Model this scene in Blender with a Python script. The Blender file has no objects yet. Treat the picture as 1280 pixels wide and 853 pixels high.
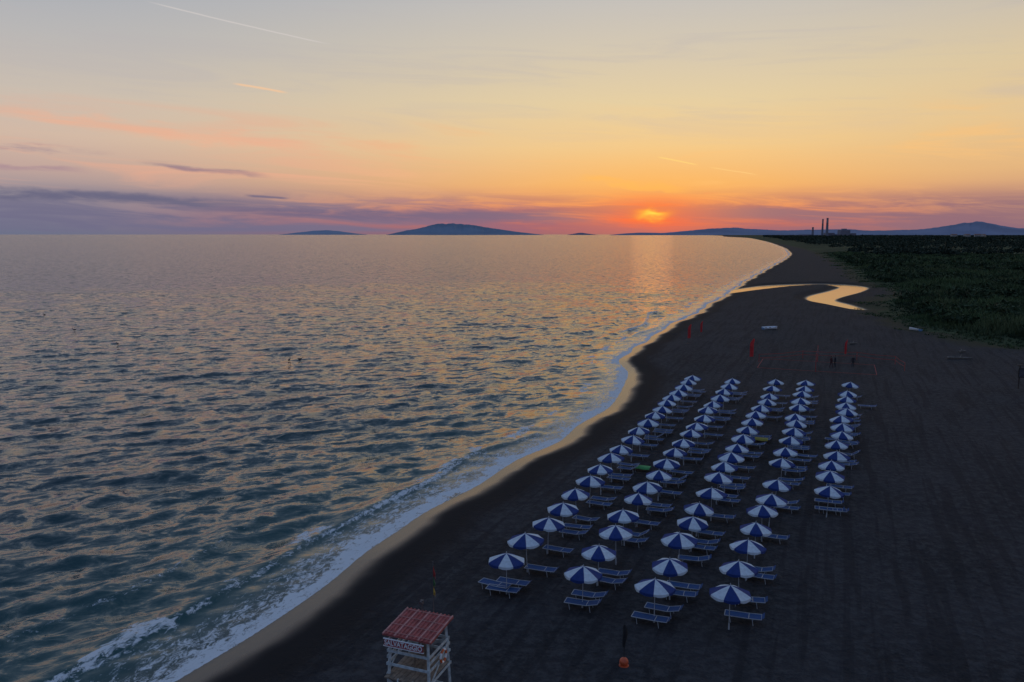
import bpy, math, random
import numpy as np
from mathutils import Vector, Matrix, noise as mnoise
random.seed(7); rng=np.random.default_rng(7)
scene=bpy.context.scene
COL=scene.collection
rad=math.radians

def lin(c):
    out=[]
    for v in c[:3]:
        v=v/255.0
        out.append(v/12.92 if v<=0.04045 else ((v+0.055)/1.055)**2.4)
    return (out[0],out[1],out[2],1.0)

# ---------------------------------------------------------------- node helper
class NT:
    def __init__(s,tree):
        s.t=tree; s.n=tree.nodes; s.l=tree.links
    def put(s,sock,val):
        if isinstance(val,bpy.types.NodeSocket): s.l.new(val,sock)
        elif val is not None: sock.default_value=val
    def M(s,op,a,b=None,c=None,clamp=False):
        m=s.n.new('ShaderNodeMath'); m.operation=op; m.use_clamp=clamp
        s.put(m.inputs[0],a)
        if b is not None: s.put(m.inputs[1],b)
        if c is not None: s.put(m.inputs[2],c)
        return m.outputs[0]
    def V(s,op,a,b=None,scale=None):
        m=s.n.new('ShaderNodeVectorMath'); m.operation=op
        s.put(m.inputs[0],a)
        if b is not None: s.put(m.inputs[1],b)
        if scale is not None: s.put(m.inputs['Scale'],scale)
        return m.outputs['Value'] if op in('LENGTH','DOT_PRODUCT') else m.outputs[0]
    def ss(s,v,lo,hi,a=0.0,b=1.0):
        m=s.n.new('ShaderNodeMapRange'); m.interpolation_type='SMOOTHSTEP'
        s.put(m.inputs[0],v); m.inputs[1].default_value=lo; m.inputs[2].default_value=hi
        m.inputs[3].default_value=a; m.inputs[4].default_value=b
        return m.outputs[0]
    def lr(s,v,lo,hi,a=0.0,b=1.0):
        m=s.n.new('ShaderNodeMapRange'); m.interpolation_type='LINEAR'
        s.put(m.inputs[0],v); m.inputs[1].default_value=lo; m.inputs[2].default_value=hi
        m.inputs[3].default_value=a; m.inputs[4].default_value=b
        return m.outputs[0]
    def mix(s,f,a,b,mode='MIX'):
        m=s.n.new('ShaderNodeMix'); m.data_type='RGBA'; m.blend_type=mode
        s.put(m.inputs[0],f); s.put(m.inputs[6],a); s.put(m.inputs[7],b)
        return m.outputs[2]
    def xyz(s,x,y,z):
        m=s.n.new('ShaderNodeCombineXYZ')
        s.put(m.inputs[0],x); s.put(m.inputs[1],y); s.put(m.inputs[2],z)
        return m.outputs[0]
    def noise(s,vec,scale,detail=4,rough=0.5,dist=0.0,out=0):
        m=s.n.new('ShaderNodeTexNoise'); s.put(m.inputs['Vector'],vec)
        m.inputs['Scale'].default_value=scale; m.inputs['Detail'].default_value=detail
        m.inputs['Roughness'].default_value=rough; m.inputs['Distortion'].default_value=dist
        return m.outputs[out]
    def attr(s,name):
        m=s.n.new('ShaderNodeAttribute'); m.attribute_name=name
        return m.outputs['Fac']
    def mapping(s,vec,scale=(1,1,1),rot=(0,0,0)):
        m=s.n.new('ShaderNodeMapping'); s.put(m.inputs['Vector'],vec)
        m.inputs['Scale'].default_value=scale; m.inputs['Rotation'].default_value=rot
        return m.outputs[0]

def newmat(name):
    m=bpy.data.materials.new(name); m.use_nodes=True
    nt=NT(m.node_tree); b=nt.n['Principled BSDF']
    return m,nt,b

def simple(name,col,rough=0.6,var=0.15,scale=8.0,metal=0.0,spec=0.5):
    m,nt,b=newmat(name)
    tc=nt.n.new('ShaderNodeTexCoord')
    n=nt.noise(tc.outputs['Object'],scale,2,0.6)
    lo=tuple(v*(1-var) for v in col)+(1,); hi=tuple(min(1,v*(1+var)) for v in col)+(1,)
    nt.put(b.inputs['Base Color'],nt.mix(nt.ss(n,0.3,0.7),lo,hi))
    b.inputs['Roughness'].default_value=rough
    b.inputs['Metallic'].default_value=metal
    b.inputs['Specular IOR Level'].default_value=spec
    return m

# ---------------------------------------------------------------- mesh builder
class MB:
    def __init__(s): s.v=[]; s.f=[]; s.m=[]
    def poly(s,pts,mi=0):
        i=len(s.v); s.v+= [tuple(p) for p in pts]; s.f.append(tuple(range(i,i+len(pts)))); s.m.append(mi)
    def grid(s,rows,mi=0,closed=False):
        n=len(rows[0]); i=len(s.v)
        for r in rows: s.v+=[tuple(p) for p in r]
        for a in range(len(rows)-1):
            for b in range(n if closed else n-1):
                c=(b+1)%n
                s.f.append((i+a*n+b,i+a*n+c,i+(a+1)*n+c,i+(a+1)*n+b)); s.m.append(mi)
    def tube(s,p0,p1,r0,r1=None,n=6,mi=0,cap=True):
        p0=Vector(p0); p1=Vector(p1); r1=r0 if r1 is None else r1
        d=(p1-p0).normalized(); a=d.orthogonal().normalized(); b=d.cross(a)
        R=[]
        for p,r in ((p0,r0),(p1,r1)):
            R.append([p+a*(r*math.cos(2*math.pi*k/n))+b*(r*math.sin(2*math.pi*k/n)) for k in range(n)])
        s.grid(R,mi,True)
        if cap:
            s.poly(list(reversed(R[0])),mi); s.poly(R[1],mi)
    def box(s,c,size,mi=0,rot=None):
        c=Vector(c); x,y,z=[v/2 for v in size]; i=len(s.v)
        for dz in (-z,z):
            for dx,dy in ((-x,-y),(x,-y),(x,y),(-x,y)):
                p=Vector((dx,dy,dz))
                if rot: p=rot@p
                s.v.append(tuple(c+p))
        for f in ((0,3,2,1),(4,5,6,7),(0,1,5,4),(1,2,6,5),(2,3,7,6),(3,0,4,7)):
            s.f.append(tuple(i+k for k in f)); s.m.append(mi)
    def beam(s,p0,p1,w,h,mi=0):
        p0=Vector(p0); p1=Vector(p1); d=p1-p0
        q=d.to_track_quat('X','Z').to_matrix()
        s.box((p0+p1)/2,(d.length,w,h),mi,q)
    def mesh(s,name,mats,smooth=False):
        me=bpy.data.meshes.new(name); me.from_pydata(s.v,[],s.f)
        for m in mats: me.materials.append(m)
        me.polygons.foreach_set('material_index',s.m)
        if smooth: me.polygons.foreach_set('use_smooth',[True]*len(s.f))
        me.update(); return me

def obj(name,me,loc=(0,0,0),rot=(0,0,0),parent=None,scale=(1,1,1)):
    o=bpy.data.objects.new(name,me); COL.objects.link(o)
    o.location=loc; o.rotation_euler=rot; o.scale=scale
    if parent: o.parent=parent
    return o

# ---------------------------------------------------------------- WORLD / SKY
SUN_AZ,SUN_EL=9.9,1.4
w=bpy.data.worlds.new("World"); scene.world=w; w.use_nodes=True
w.cycles.sampling_method='NONE'   # smooth dusk sky: no need for a light-importance map
nt=NT(w.node_tree); bg=nt.n['Background']
tc=nt.n.new('ShaderNodeTexCoord')
sep=nt.n.new('ShaderNodeSeparateXYZ'); nt.l.new(tc.outputs['Generated'],sep.inputs[0])
X,Y,Z=sep.outputs
az=nt.M('MULTIPLY',nt.M('ARCTAN2',X,Y),57.2958)
el=nt.M('MAXIMUM',nt.M('MULTIPLY',nt.M('ARCSINE',Z),57.2958),0.0)
el60=nt.M('DIVIDE',el,60.0,clamp=True)
def ramp(stops):
    r=nt.n.new('ShaderNodeValToRGB'); nt.l.new(el60,r.inputs[0])
    cr=r.color_ramp; cr.interpolation='LINEAR'
    cr.elements[0].position=stops[0][0]/60; cr.elements[0].color=lin(stops[0][1])
    cr.elements[1].position=stops[-1][0]/60; cr.elements[1].color=lin(stops[-1][1])
    for e,c in stops[1:-1]:
        k=cr.elements.new(e/60); k.color=lin(c)
    return r.outputs[0]
left=ramp([(0,(108,114,138)),(1.2,(124,124,146)),(2.6,(152,144,154)),(4,(194,166,158)),(6,(212,186,168)),(8.5,(204,191,178)),(12,(186,184,184)),(15.6,(168,174,185)),(25,(134,153,180)),(60,(98,128,172))])
mid=ramp([(0,(150,96,108)),(0.8,(202,106,94)),(1.8,(236,144,94)),(3.5,(246,182,108)),(6,(243,203,140)),(9,(230,208,164)),(12.5,(213,201,180)),(15.6,(198,194,189)),(25,(144,159,182)),(60,(98,128,172))])
right=ramp([(0,(136,112,122)),(1.2,(166,126,122)),(2.4,(206,154,124)),(4,(228,182,130)),(7,(232,198,147)),(10.5,(222,201,162)),(13,(208,195,174)),(15.6,(194,189,181)),(25,(142,157,180)),(60,(98,128,172))])
east=ramp([(0,(86,102,132)),(4,(102,112,142)),(9,(108,120,152)),(18,(102,125,160)),(60,(98,128,172))])
base=nt.mix(nt.ss(az,-34,10),left,mid)
base=nt.mix(nt.ss(az,13,36),base,right)
east_f=nt.ss(nt.M('ABSOLUTE',nt.M('SUBTRACT',az,10.0)),55,130)
base=nt.mix(east_f,base,east)
tilt=nt.M('ADD',el,nt.M('MULTIPLY',az,0.045))
n1=nt.noise(nt.xyz(nt.M('DIVIDE',az,9.0),nt.M('DIVIDE',tilt,0.85),3.1),1.0,5,0.62,0.6)
n2=nt.noise(nt.xyz(nt.M('DIVIDE',az,16.0),nt.M('DIVIDE',tilt,1.5),8.4),1.0,5,0.6,0.9)
lowband=nt.M('MULTIPLY',nt.ss(el,0.0,0.3),nt.ss(el,3.4,1.5))
lowm=nt.M('MULTIPLY',nt.ss(n1,0.34,0.58),lowband)
lowcol=nt.mix(nt.ss(az,-12,8),lin((112,110,138)),lin((158,92,110)))
lowcol=nt.mix(nt.ss(az,12,24),lowcol,lin((140,106,122)))
c=nt.mix(nt.M('MULTIPLY',lowm,0.85),base,lowcol)
wm=nt.M('MULTIPLY',nt.M('MULTIPLY',nt.ss(el,2.2,4.0),nt.ss(el,9.5,6.0)),nt.ss(n2,0.5,0.72))
wcol=nt.mix(nt.ss(az,-20,10),lin((236,174,146)),lin((253,196,124)))
c=nt.mix(nt.M('MULTIPLY',wm,0.6),c,wcol)
wm2=nt.M('MULTIPLY',nt.M('MULTIPLY',nt.ss(el,5,9),nt.ss(n2,0.52,0.30)),0.28)
c=nt.mix(wm2,c,lin((186,180,182)))
wob=nt.M('SUBTRACT',nt.noise(nt.xyz(nt.M('DIVIDE',az,2.5),el,0.0),1.0,3,0.6),0.5)
def streak(c,a0,e0,a1,e1,wd,col,strength,wobble=0.0,brk=0.0,taper=0.25):
    dx,dy=a1-a0,e1-e0; L=math.hypot(dx,dy); dx/=L; dy/=L
    pa=nt.M('SUBTRACT',az,a0); pe=nt.M('SUBTRACT',el,e0)
    t=nt.M('DIVIDE',nt.M('ADD',nt.M('MULTIPLY',pa,dx),nt.M('MULTIPLY',pe,dy)),L)
    d=nt.M('SUBTRACT',nt.M('MULTIPLY',pe,dx),nt.M('MULTIPLY',pa,dy))
    if wobble: d=nt.M('ADD',d,nt.M('MULTIPLY',wob,wobble))
    d=nt.M('ABSOLUTE',d)
    m=nt.M('MULTIPLY',nt.ss(d,wd,wd*0.15),nt.M('MULTIPLY',nt.ss(t,0,taper),nt.ss(t,1,1-taper)))
    if brk: m=nt.M('MULTIPLY',m,nt.ss(n1,0.5-brk,0.5+0.08))
    return nt.mix(nt.M('MULTIPLY',m,strength),c,lin(col))
c=streak(c,-34,7.2,-12,5.8,0.75,(242,178,146),0.55,1.6,0.15)
c=streak(c,-38,5.4,-25.5,5.1,0.34,(158,134,148),0.8,0.7,0.15)
c=streak(c,-38,4.1,-27,3.9,0.26,(168,138,150),0.7,0.6,0.15)
c=streak(c,-25.2,4.62,-16.2,3.85,0.26,(144,121,138),0.8,0.5,0.25)
c=streak(c,-44,2.95,-15.5,1.85,0.48,(102,102,130),0.9,0.8,0.3)
c=streak(c,-18.5,2.6,-15.2,2.4,0.13,(104,101,130),0.8,0.2)
c=streak(c,-26,1.5,9,1.15,0.62,(114,102,130),0.85,0.7,0.25)
c=streak(c,-12,2.5,4,1.9,0.30,(186,134,134),0.6,0.6,0.1)
c=streak(c,12,1.5,38,1.1,0.6,(142,108,122),0.7,0.8,0.15)
c=streak(c,4,3.9,13,2.9,0.45,(255,188,96),0.65,1.4,0.1)
c=streak(c,5,2.2,16,2.5,0.32,(252,142,92),0.65,1.2,0.1)
c=streak(c,-23.95,14.28,-12.0,12.46,0.065,(216,208,204),0.6,0.06,0,0.15)
c=streak(c,-18.9,9.78,-15.1,9.34,0.11,(246,200,158),0.8,0.1,0,0.2)
c=streak(c,10.0,5.34,13.0,4.68,0.07,(255,216,130),0.85,0.1,0,0.2)
c=streak(c,13.4,4.6,17.1,3.93,0.05,(255,210,136),0.75,0.1,0,0.25)
# veiled sun behind a thin bank
dx=nt.M('SUBTRACT',az,SUN_AZ); dy=nt.M('SUBTRACT',el,SUN_EL-0.02)
dyw=nt.M('ADD',dy,nt.M('MULTIPLY',wob,1.5))
sq=lambda v,s: nt.M('POWER',nt.M('ABSOLUTE',nt.M('DIVIDE',v,s)),2.0)
core=nt.M('EXPONENT',nt.M('MULTIPLY',nt.M('ADD',sq(dx,1.25),sq(dyw,0.46)),-1.0))
halo=nt.M('EXPONENT',nt.M('MULTIPLY',nt.M('ADD',sq(dx,3.6),sq(dy,1.15)),-1.0))
wide=nt.M('EXPONENT',nt.M('MULTIPLY',nt.M('ADD',sq(dx,6.0),sq(nt.M('SUBTRACT',dy,1.3),2.2)),-1.0))
c=nt.mix(nt.M('MULTIPLY',wide,0.34),c,lin((255,186,84)))
c=nt.mix(nt.M('MULTIPLY',halo,nt.M('MULTIPLY_ADD',nt.ss(n1,0.35,0.6),-0.45,0.88)),c,lin((255,92,60)))
c=nt.mix(nt.M('MULTIPLY',core,0.95,clamp=True),c,lin((255,138,38)))
c=nt.mix(nt.M('MULTIPLY',nt.M('POWER',core,2.6),0.95),c,(1.1,0.70,0.09,1))
sky=nt.n.new('ShaderNodeTexSky'); sky.sky_type='NISHITA'; sky.sun_disc=False
sky.sun_elevation=rad(SUN_EL); sky.sun_rotation=rad(SUN_AZ)
skc=nt.mix(1.0,sky.outputs[0],(0.003,0.003,0.003,1),'MULTIPLY')
c=nt.mix(1.0,c,skc,'ADD')
nt.l.new(c,bg.inputs[0]); bg.inputs[1].default_value=0.97

sl=bpy.data.lights.new('sun','SUN'); sl.energy=0.0012; sl.angle=rad(3); sl.color=(1,0.42,0.16)
so=bpy.data.objects.new('sun',sl); COL.objects.link(so)
dirv=Vector((math.sin(rad(SUN_AZ))*math.cos(rad(SUN_EL)),math.cos(rad(SUN_AZ))*math.cos(rad(SUN_EL)),math.sin(rad(SUN_EL))))
so.rotation_euler=dirv.to_track_quat('Z','Y').to_euler(); so.location=(20,60,60)

# ---------------------------------------------------------------- COASTLINE DATA (metres, sea to the west)
shore=[(-400,-900),(-150,-330),(-60,-90),(-32,-10),(-21.5,18),(-18,27),(-15.5,34),(-14.1,37.8),(-12.9,41.1),(-11.4,44.8),(-9.8,48.8),(-7.7,52.7),(-5.7,57.2),(-2.6,63),(1.5,70.2),(5.2,77.9),(8.4,85.9),(11.7,95.2),(14.9,104.4),(17.1,115.5),(18.4,128.3),(23.9,147.4),(32.7,170.1),(48.1,207.2),(70.5,264.4),(101.4,346),(152.5,475.8),(243.2,707.1),(322.6,933.3),(486.8,1469.3),(802,2577.7),(1338.4,4598.9),(1828.5,6924.2),(3200,12500),(6000,26000)]
river=[(60,264,1.5),(72.3,275,2),(87.6,295,3),(102.5,312,4),(117.2,321,4.2),(129,322,4.4),(131,306,4.6),(119,284,4.8),(102.5,260,4.6),(95.5,245,3.6),(95,232,2.6),(94.5,221,1.8),(94,213,0.8)]
vegb=[(600,40),(160,108),(110,126),(88.1,137.5),(84.5,148),(84.7,163.4),(88,182),(95,206),(110,238),(134,271.8),(150.2,344.1),(196.9,468),(284.5,729.8),(417.4,1161.4),(702,2199.7),(1100,3700),(1900,6700),(3300,12300),(6200,26000)]
def crom(P,sub=6):
    P=np.array(P,float); out=[]
    for i in range(len(P)-1):
        p0=P[max(i-1,0)];p1=P[i];p2=P[i+1];p3=P[min(i+2,len(P)-1)]
        for k in range(sub):
            t=k/sub
            out.append(0.5*((2*p1)+(-p0+p2)*t+(2*p0-5*p1+4*p2-p3)*t*t+(-p0+3*p1-3*p2+p3)*t**3))
    out.append(P[-1]); return np.array(out)
def pdist(x,y,L):
    best=np.full(x.shape,1e12); par=np.zeros(x.shape)
    for i in range(len(L)-1):
        ax,ay=L[i][:2]; bx,by=L[i+1][:2]; dx,dy=bx-ax,by-ay
        t=np.clip(((x-ax)*dx+(y-ay)*dy)/(dx*dx+dy*dy),0,1)
        d=(x-ax-t*dx)**2+(y-ay-t*dy)**2
        m=d<best; best[m]=d[m]; par[m]=(i+t)[m]
    return np.sqrt(best),par
def inside(x,y,poly):
    c=np.zeros(x.shape,bool); n=len(poly)
    for i in range(n):
        ax,ay=poly[i][:2]; bx,by=poly[(i+1)%n][:2]
        if ay==by: continue
        m=((ay>y)!=(by>y))&(x<(bx-ax)*(y-ay)/(by-ay)+ax)
        c^=m
    return c
SH=crom(shore,5); VB=crom(vegb,4); RV=crom(river,5)
SHP=list(map(tuple,SH))+[(9e4,2.6e4),(9e4,-900)]
VBP=list(map(tuple,VB))+[(9e4,2.6e4),(9e4,40)]
def sdist(x,y):
    d,_=pdist(x,y,SH); s=np.where(inside(x,y,SHP),d,-d)
    a=(0.39*x+0.92*y)
    return s+0.35*np.sin(a/3.1+np.sin(a/11))+0.5*np.sin(a/9.3+1)
def vdist(x,y):
    d,_=pdist(x,y,VB); return np.where(inside(x,y,VBP),d,-d)
def rdist(x,y):
    d,p=pdist(x,y,RV); w=np.interp(p,np.arange(len(RV)),RV[:,2]); return d-w
SEA=-0.8
def ground_z(x,y,s,r):
    q=np.clip(s/11,0,1)
    z=np.where(s<0,np.maximum(SEA+s*0.06,-4),SEA+0.8*(1-(1-q)**2))
    rz=np.maximum(SEA+np.where(r<0,r*0.25,r*0.16),-2.2)
    rz=np.where(r>6,10,rz)
    return np.minimum(z,rz)

def polar(radii,angs):
    A=np.radians(np.array(angs)); R=np.array(radii)
    rr,aa=np.meshgrid(R,A,indexing='ij')
    return (rr*np.sin(aa)).ravel(),(rr*np.cos(aa)).ravel(),rr.ravel(),len(R),len(A)
def grid_mesh(name,x,y,z,nr,na,attrs,mat):
    me=bpy.data.meshes.new(name)
    V=np.stack([x,y,z],1).astype(np.float32)
    i=np.arange(nr-1)[:,None]*na; j=np.arange(na)[None,:]; k=(j+1)%na
    F=np.stack([(i+j),(i+na+j),(i+na+k),(i+k)],-1).reshape(-1,4).astype(np.int32)
    me.vertices.add(len(V)); me.vertices.foreach_set('co',V.ravel())
    me.loops.add(F.size); me.loops.foreach_set('vertex_index',F.ravel())
    me.polygons.add(len(F)); me.polygons.foreach_set('loop_start',np.arange(0,F.size,4,dtype=np.int32))
    me.polygons.foreach_set('loop_total',np.full(len(F),4,np.int32))
    me.polygons.foreach_set('use_smooth',np.ones(len(F),bool))
    me.update(calc_edges=True)
    for n,a in attrs.items():
        at=me.attributes.new(n,'FLOAT','POINT'); at.data.foreach_set('value',a.astype(np.float32))
    me.materials.append(mat)
    if me.polygons[0].normal.z<0: me.flip_normals()
    return me
def angs(fine):
    a=list(np.arange(-42,42,fine)); a+=list(np.arange(42,318,3.0)); return a
# ---------------------------------------------------------------- SAND MATERIAL
ms,nt,b=newmat('dark_volcanic_sand')
geo=nt.n.new('ShaderNodeNewGeometry'); P=geo.outputs['Position']
sA=nt.attr('shore'); vA=nt.attr('vegd'); rA=nt.attr('rivd')
nA=nt.noise(P,0.12,3,0.6); nB=nt.noise(P,1.6,5,0.78)
Pr=nt.mapping(P,(1,1,1),(0,0,rad(22.5)))
nS=nt.noise(nt.mapping(Pr,(1.0,0.05,1)),1.2,3,0.6,0.3)
# trampled footprints: small pits
vo=nt.n.new('ShaderNodeTexVoronoi'); vo.inputs['Scale'].default_value=1.7; nt.l.new(P,vo.inputs['Vector'])
pit=nt.ss(vo.outputs['Distance'],0.32,0.08)
dry=nt.mix(nt.ss(nA,0.3,0.7),(0.023,0.025,0.029,1),(0.038,0.039,0.045,1))
dry=nt.mix(nt.M('MULTIPLY',nt.ss(nB,0.40,0.66),0.75),dry,(0.068,0.069,0.075,1))
dry=nt.mix(nt.M('MULTIPLY',nt.ss(nS,0.5,0.60),0.5),dry,(0.017,0.018,0.022,1))
dry=nt.mix(nt.M('MULTIPLY',pit,0.3),dry,(0.014,0.015,0.018,1))
se=nt.M('MINIMUM',nt.M('ADD',sA,nt.M('MULTIPLY',nt.M('SUBTRACT',nA,0.5),2.4)),nt.M('ADD',rA,1.0))
damp=nt.ss(se,6.5,3.5)
col=nt.mix(damp,dry,(0.018,0.017,0.018,1))
sepp=nt.n.new('ShaderNodeSeparateXYZ'); nt.l.new(P,sepp.inputs[0])
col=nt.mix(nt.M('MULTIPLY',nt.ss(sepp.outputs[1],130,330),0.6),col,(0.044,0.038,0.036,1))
ve=nt.M('ADD',vA,nt.M('MULTIPLY',nt.M('SUBTRACT',nA,0.5),14))
col=nt.mix(nt.ss(ve,-7,-1),col,nt.mix(nt.ss(nB,0.4,0.6),(0.06,0.052,0.034,1),(0.036,0.042,0.022,1)))
vg=nt.mix(nt.ss(nt.noise(P,0.02,3,0.6),0.35,0.65),(0.018,0.032,0.015,1),(0.045,0.066,0.030,1))
col=nt.mix(nt.ss(ve,-1,3),col,vg)
nt.put(b.inputs['Base Color'],col)
wet=nt.ss(se,2.6,1.0)
nt.put(b.inputs['Roughness'],nt.lr(wet,0,1,0.92,0.22))
nt.put(b.inputs['Specular IOR Level'],nt.lr(wet,0,1,0.10,0.42))
bp=nt.n.new('ShaderNodeBump'); bp.inputs['Distance'].default_value=1.0
h=nt.M('SUBTRACT',nt.M('ADD',nt.M('MULTIPLY',nB,0.26),nt.M('MULTIPLY',nS,0.06)),nt.M('MULTIPLY',pit,0.05))
nt.put(bp.inputs['Height'],h); nt.put(bp.inputs['Strength'],nt.lr(nt.ss(se,5.0,2.5),0,1,1.0,0.03))
nt.l.new(bp.outputs[0],b.inputs['Normal'])
radii=list(2*1.0095**np.arange(0,680)); radii=[r for r in radii if r<1100]
while radii[-1]<60000: radii.append(radii[-1]*1.05)
x,y,r,nr,na=polar([0.01]+radii,angs(0.22))
s=sdist(x,y); rv=rdist(x,y); vd=vdist(x,y)
z=ground_z(x,y,s,rv)
dune=np.zeros_like(x)
near=(r<700)&(s>9)
dune+=np.where(near,0.06*np.sin(x*0.31+1.3*np.sin(y*0.13))*np.sin(y*0.23+x*0.11)*np.clip((s-9)/6,0,1),0)
dune+=np.clip(vd,0,8)/8*0.5*(r<900)*(rv>3)
far=np.clip((r-1500)/2500,0,1)*(s>60)*np.clip((s-60)/200,0,1)
z=z+dune*np.clip((rv)/8,0,1)+far*3
obj('beach_sand_ground',grid_mesh('beach_sand_ground',x,y,z,nr,na,{'shore':s,'vegd':vd,'rivd':rv},ms))

# ---------------------------------------------------------------- SEA
mw,nt,b=newmat('sea_water')
geo=nt.n.new('ShaderNodeNewGeometry'); P=geo.outputs['Position']
sA=nt.attr('shore'); cr=nt.attr('crest')
fn=nt.noise(P,0.22,3,0.6)
wc=nt.mix(nt.ss(sA,-34,-3),(0.011,0.038,0.048,1),(0.028,0.076,0.076,1))
wc=nt.mix(nt.ss(sA,-4,0),wc,(0.045,0.058,0.055,1))
Pf=nt.mapping(P,(1,1,1),(0,0,rad(22.5)))
ff=nt.noise(nt.mapping(Pf,(1.6,0.8,1)),1.9,6,0.82,0.8)
sw=nt.M('ADD',sA,nt.M('MULTIPLY',nt.M('SUBTRACT',fn,0.5),5.0))
edge=nt.M('MULTIPLY',nt.ss(sw,-2.2,-0.7),nt.ss(sw,1.3,0.2))
wash=nt.M('MULTIPLY',nt.M('MULTIPLY',nt.ss(sw,-7.0,-1.5),nt.ss(sw,0.6,-0.4)),0.64)
brk=nt.M('MULTIPLY',nt.M('MULTIPLY',nt.ss(sw,-6.0,-4.6),nt.ss(sw,-3.2,-4.4)),nt.ss(fn,0.46,0.58))
amt=nt.M('MAXIMUM',nt.M('MAXIMUM',edge,wash),nt.M('MAXIMUM',nt.M('MULTIPLY',brk,0.9),nt.M('MULTIPLY',cr,0.95)))
foam=nt.ss(nt.M('ADD',ff,nt.M('MULTIPLY',amt,0.36)),0.69,0.82)
foam=nt.M('MULTIPLY',foam,nt.ss(amt,0.02,0.3))
nt.put(b.inputs['Base Color'],nt.mix(nt.M('MULTIPLY',foam,0.9),wc,(0.66,0.70,0.74,1)))
plen=nt.V('LENGTH',P)
farf=nt.ss(plen,50,500)
nt.put(b.inputs['Roughness'],nt.M('MAXIMUM',nt.M('MULTIPLY',foam,0.7),nt.lr(farf,0,1,0.07,0.14)))
b.inputs['IOR'].default_value=1.333
Pw=nt.mapping(nt.mapping(P,(1,1,1),(0,0,rad(66))),(1.0,0.5,1.0))
c1=nt.noise(Pw,0.85,6,0.74,0.5,out=1)
sl1=nt.V('SUBTRACT',c1,(0.5,0.5,0.5))
k=nt.M('MULTIPLY',nt.lr(farf,0,1,1.7,2.9),nt.ss(sA,0.5,-9.0,0.03,1.0))
sl1=nt.V('SCALE',sl1,scale=k)
rot=nt.mapping(nt.V('MULTIPLY',sl1,(1.0,0.6,0.0)),(1,1,1),(0,0,rad(-66)))
nn=nt.V('NORMALIZE',nt.V('ADD',rot,geo.outputs['Normal']))
nt.l.new(nn,b.inputs['Normal'])
radii=[0.01,6,12,16]; r_=20.0
while r_<330: radii.append(r_); r_*=1.0046
while r_<70000: radii.append(r_); r_*=1.0046+min(0.06,(r_-330)/9000)
x,y,r,nr,na=polar(radii,angs(0.15))
s=sdist(x,y)
dr=np.interp(r,radii,np.gradient(np.array(radii)))
hgt=np.zeros_like(x)
for i in range(64):
    lam=1.0*(9.5/1.0)**(i/63.0)*rng.uniform(.9,1.1)
    th=rad(-64+rng.normal(0,32 if lam<4 else 17)); k=2*math.pi/lam
    amp=0.0100*lam**0.50
    att=np.clip((lam/dr-3)/4,0,1)
    ph=k*(x*math.cos(th)+y*math.sin(th))+rng.uniform(0,6.28)+0.9*np.sin(x*0.033+y*.01+i)+0.9*np.sin(y*0.029-x*.016+2*i)
    hgt+=amp*att*np.sin(ph)
damp=np.clip(-s/14,0,1)**0.8
hgt*=damp*np.clip(np.where(s<0,1,0),0,1)*0.85
a=(0.39*x+0.92*y)
warp=1.1*np.sin(a/17.0+0.7)+0.7*np.sin(a/7.3)+0.5*np.sin(a/33)
crest=np.zeros_like(x)
for s0,wd,am,frq,phs in ((-4.2,0.8,0.26,23,0.3),(-9.5,1.3,0.34,31,2.1),(-16.5,1.8,0.26,41,4.0),(-25,2.4,0.20,37,1.0)):
    gate=np.clip(0.55+0.6*np.sin(a/frq+phs)+0.3*np.sin(a/(frq*.37)+phs*2),0,1)
    u=(s-s0+warp*(1 if s0>-6 else 1.8)+(0.6*np.sin(a/5.1+phs*3)))
    sh=np.where(u>0,np.exp(-(u/(wd*0.55))**2),np.exp(-(u/(wd*1.5))**2))
    hgt+=am*gate*sh*(s<0)*np.clip(dr<1.5,0,1)
    if s0>-12: crest=np.maximum(crest,np.clip(gate-0.4,0,1)*1.5*np.exp(-((u-0.25)/(wd*0.45))**2))
z=SEA+hgt*np.clip(-s/3,0,1)
obj('sea_water',grid_mesh('sea_water',x,y,z,nr,na,{'shore':s,'crest':crest},mw))

# ---------------------------------------------------------------- HILLS
def hill(name,prof,D,col,depth):
    az_=np.array([p[0] for p in prof]); e_=np.array([p[1] for p in prof])
    A=np.linspace(az_[0],az_[-1],int((az_[-1]-az_[0])*12)+10)
    E=np.interp(A,az_,e_)
    E=np.convolve(np.pad(E,3,'edge'),np.ones(7)/7,'valid')
    rows=[]
    prof2=[(-1,0),(-.75,.22),(-.5,.5),(-.25,.8),(0,1),(.5,.5),(1,0)]
    for q,hf in prof2:
        row=[]
        for k,(a_,e) in enumerate(zip(A,E)):
            nn=mnoise.fractal(Vector((a_*1.7,q*2,D/1e4)),0.8,2,5)
            d=D+q*depth
            h=max(0,math.tan(rad(max(e,0.0)))*D*hf*(1+(0.25*nn if hf<1 else 0.07*nn)))
            row.append((d*math.tan(rad(a_)),d,-4+h+(4 if hf>0 else 0)))
        rows.append(row)
    mb=MB(); mb.grid(rows)
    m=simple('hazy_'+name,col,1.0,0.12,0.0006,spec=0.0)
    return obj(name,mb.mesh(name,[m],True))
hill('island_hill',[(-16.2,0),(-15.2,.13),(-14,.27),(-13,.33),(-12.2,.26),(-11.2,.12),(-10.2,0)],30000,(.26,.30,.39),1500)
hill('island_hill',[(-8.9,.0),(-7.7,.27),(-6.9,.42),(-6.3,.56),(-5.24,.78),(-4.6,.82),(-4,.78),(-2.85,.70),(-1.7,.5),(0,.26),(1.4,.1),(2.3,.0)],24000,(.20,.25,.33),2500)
hill('island_hill',[(3.9,.0),(4.85,.17),(6.1,.0)],22000,(.19,.19,.26),500)
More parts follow.
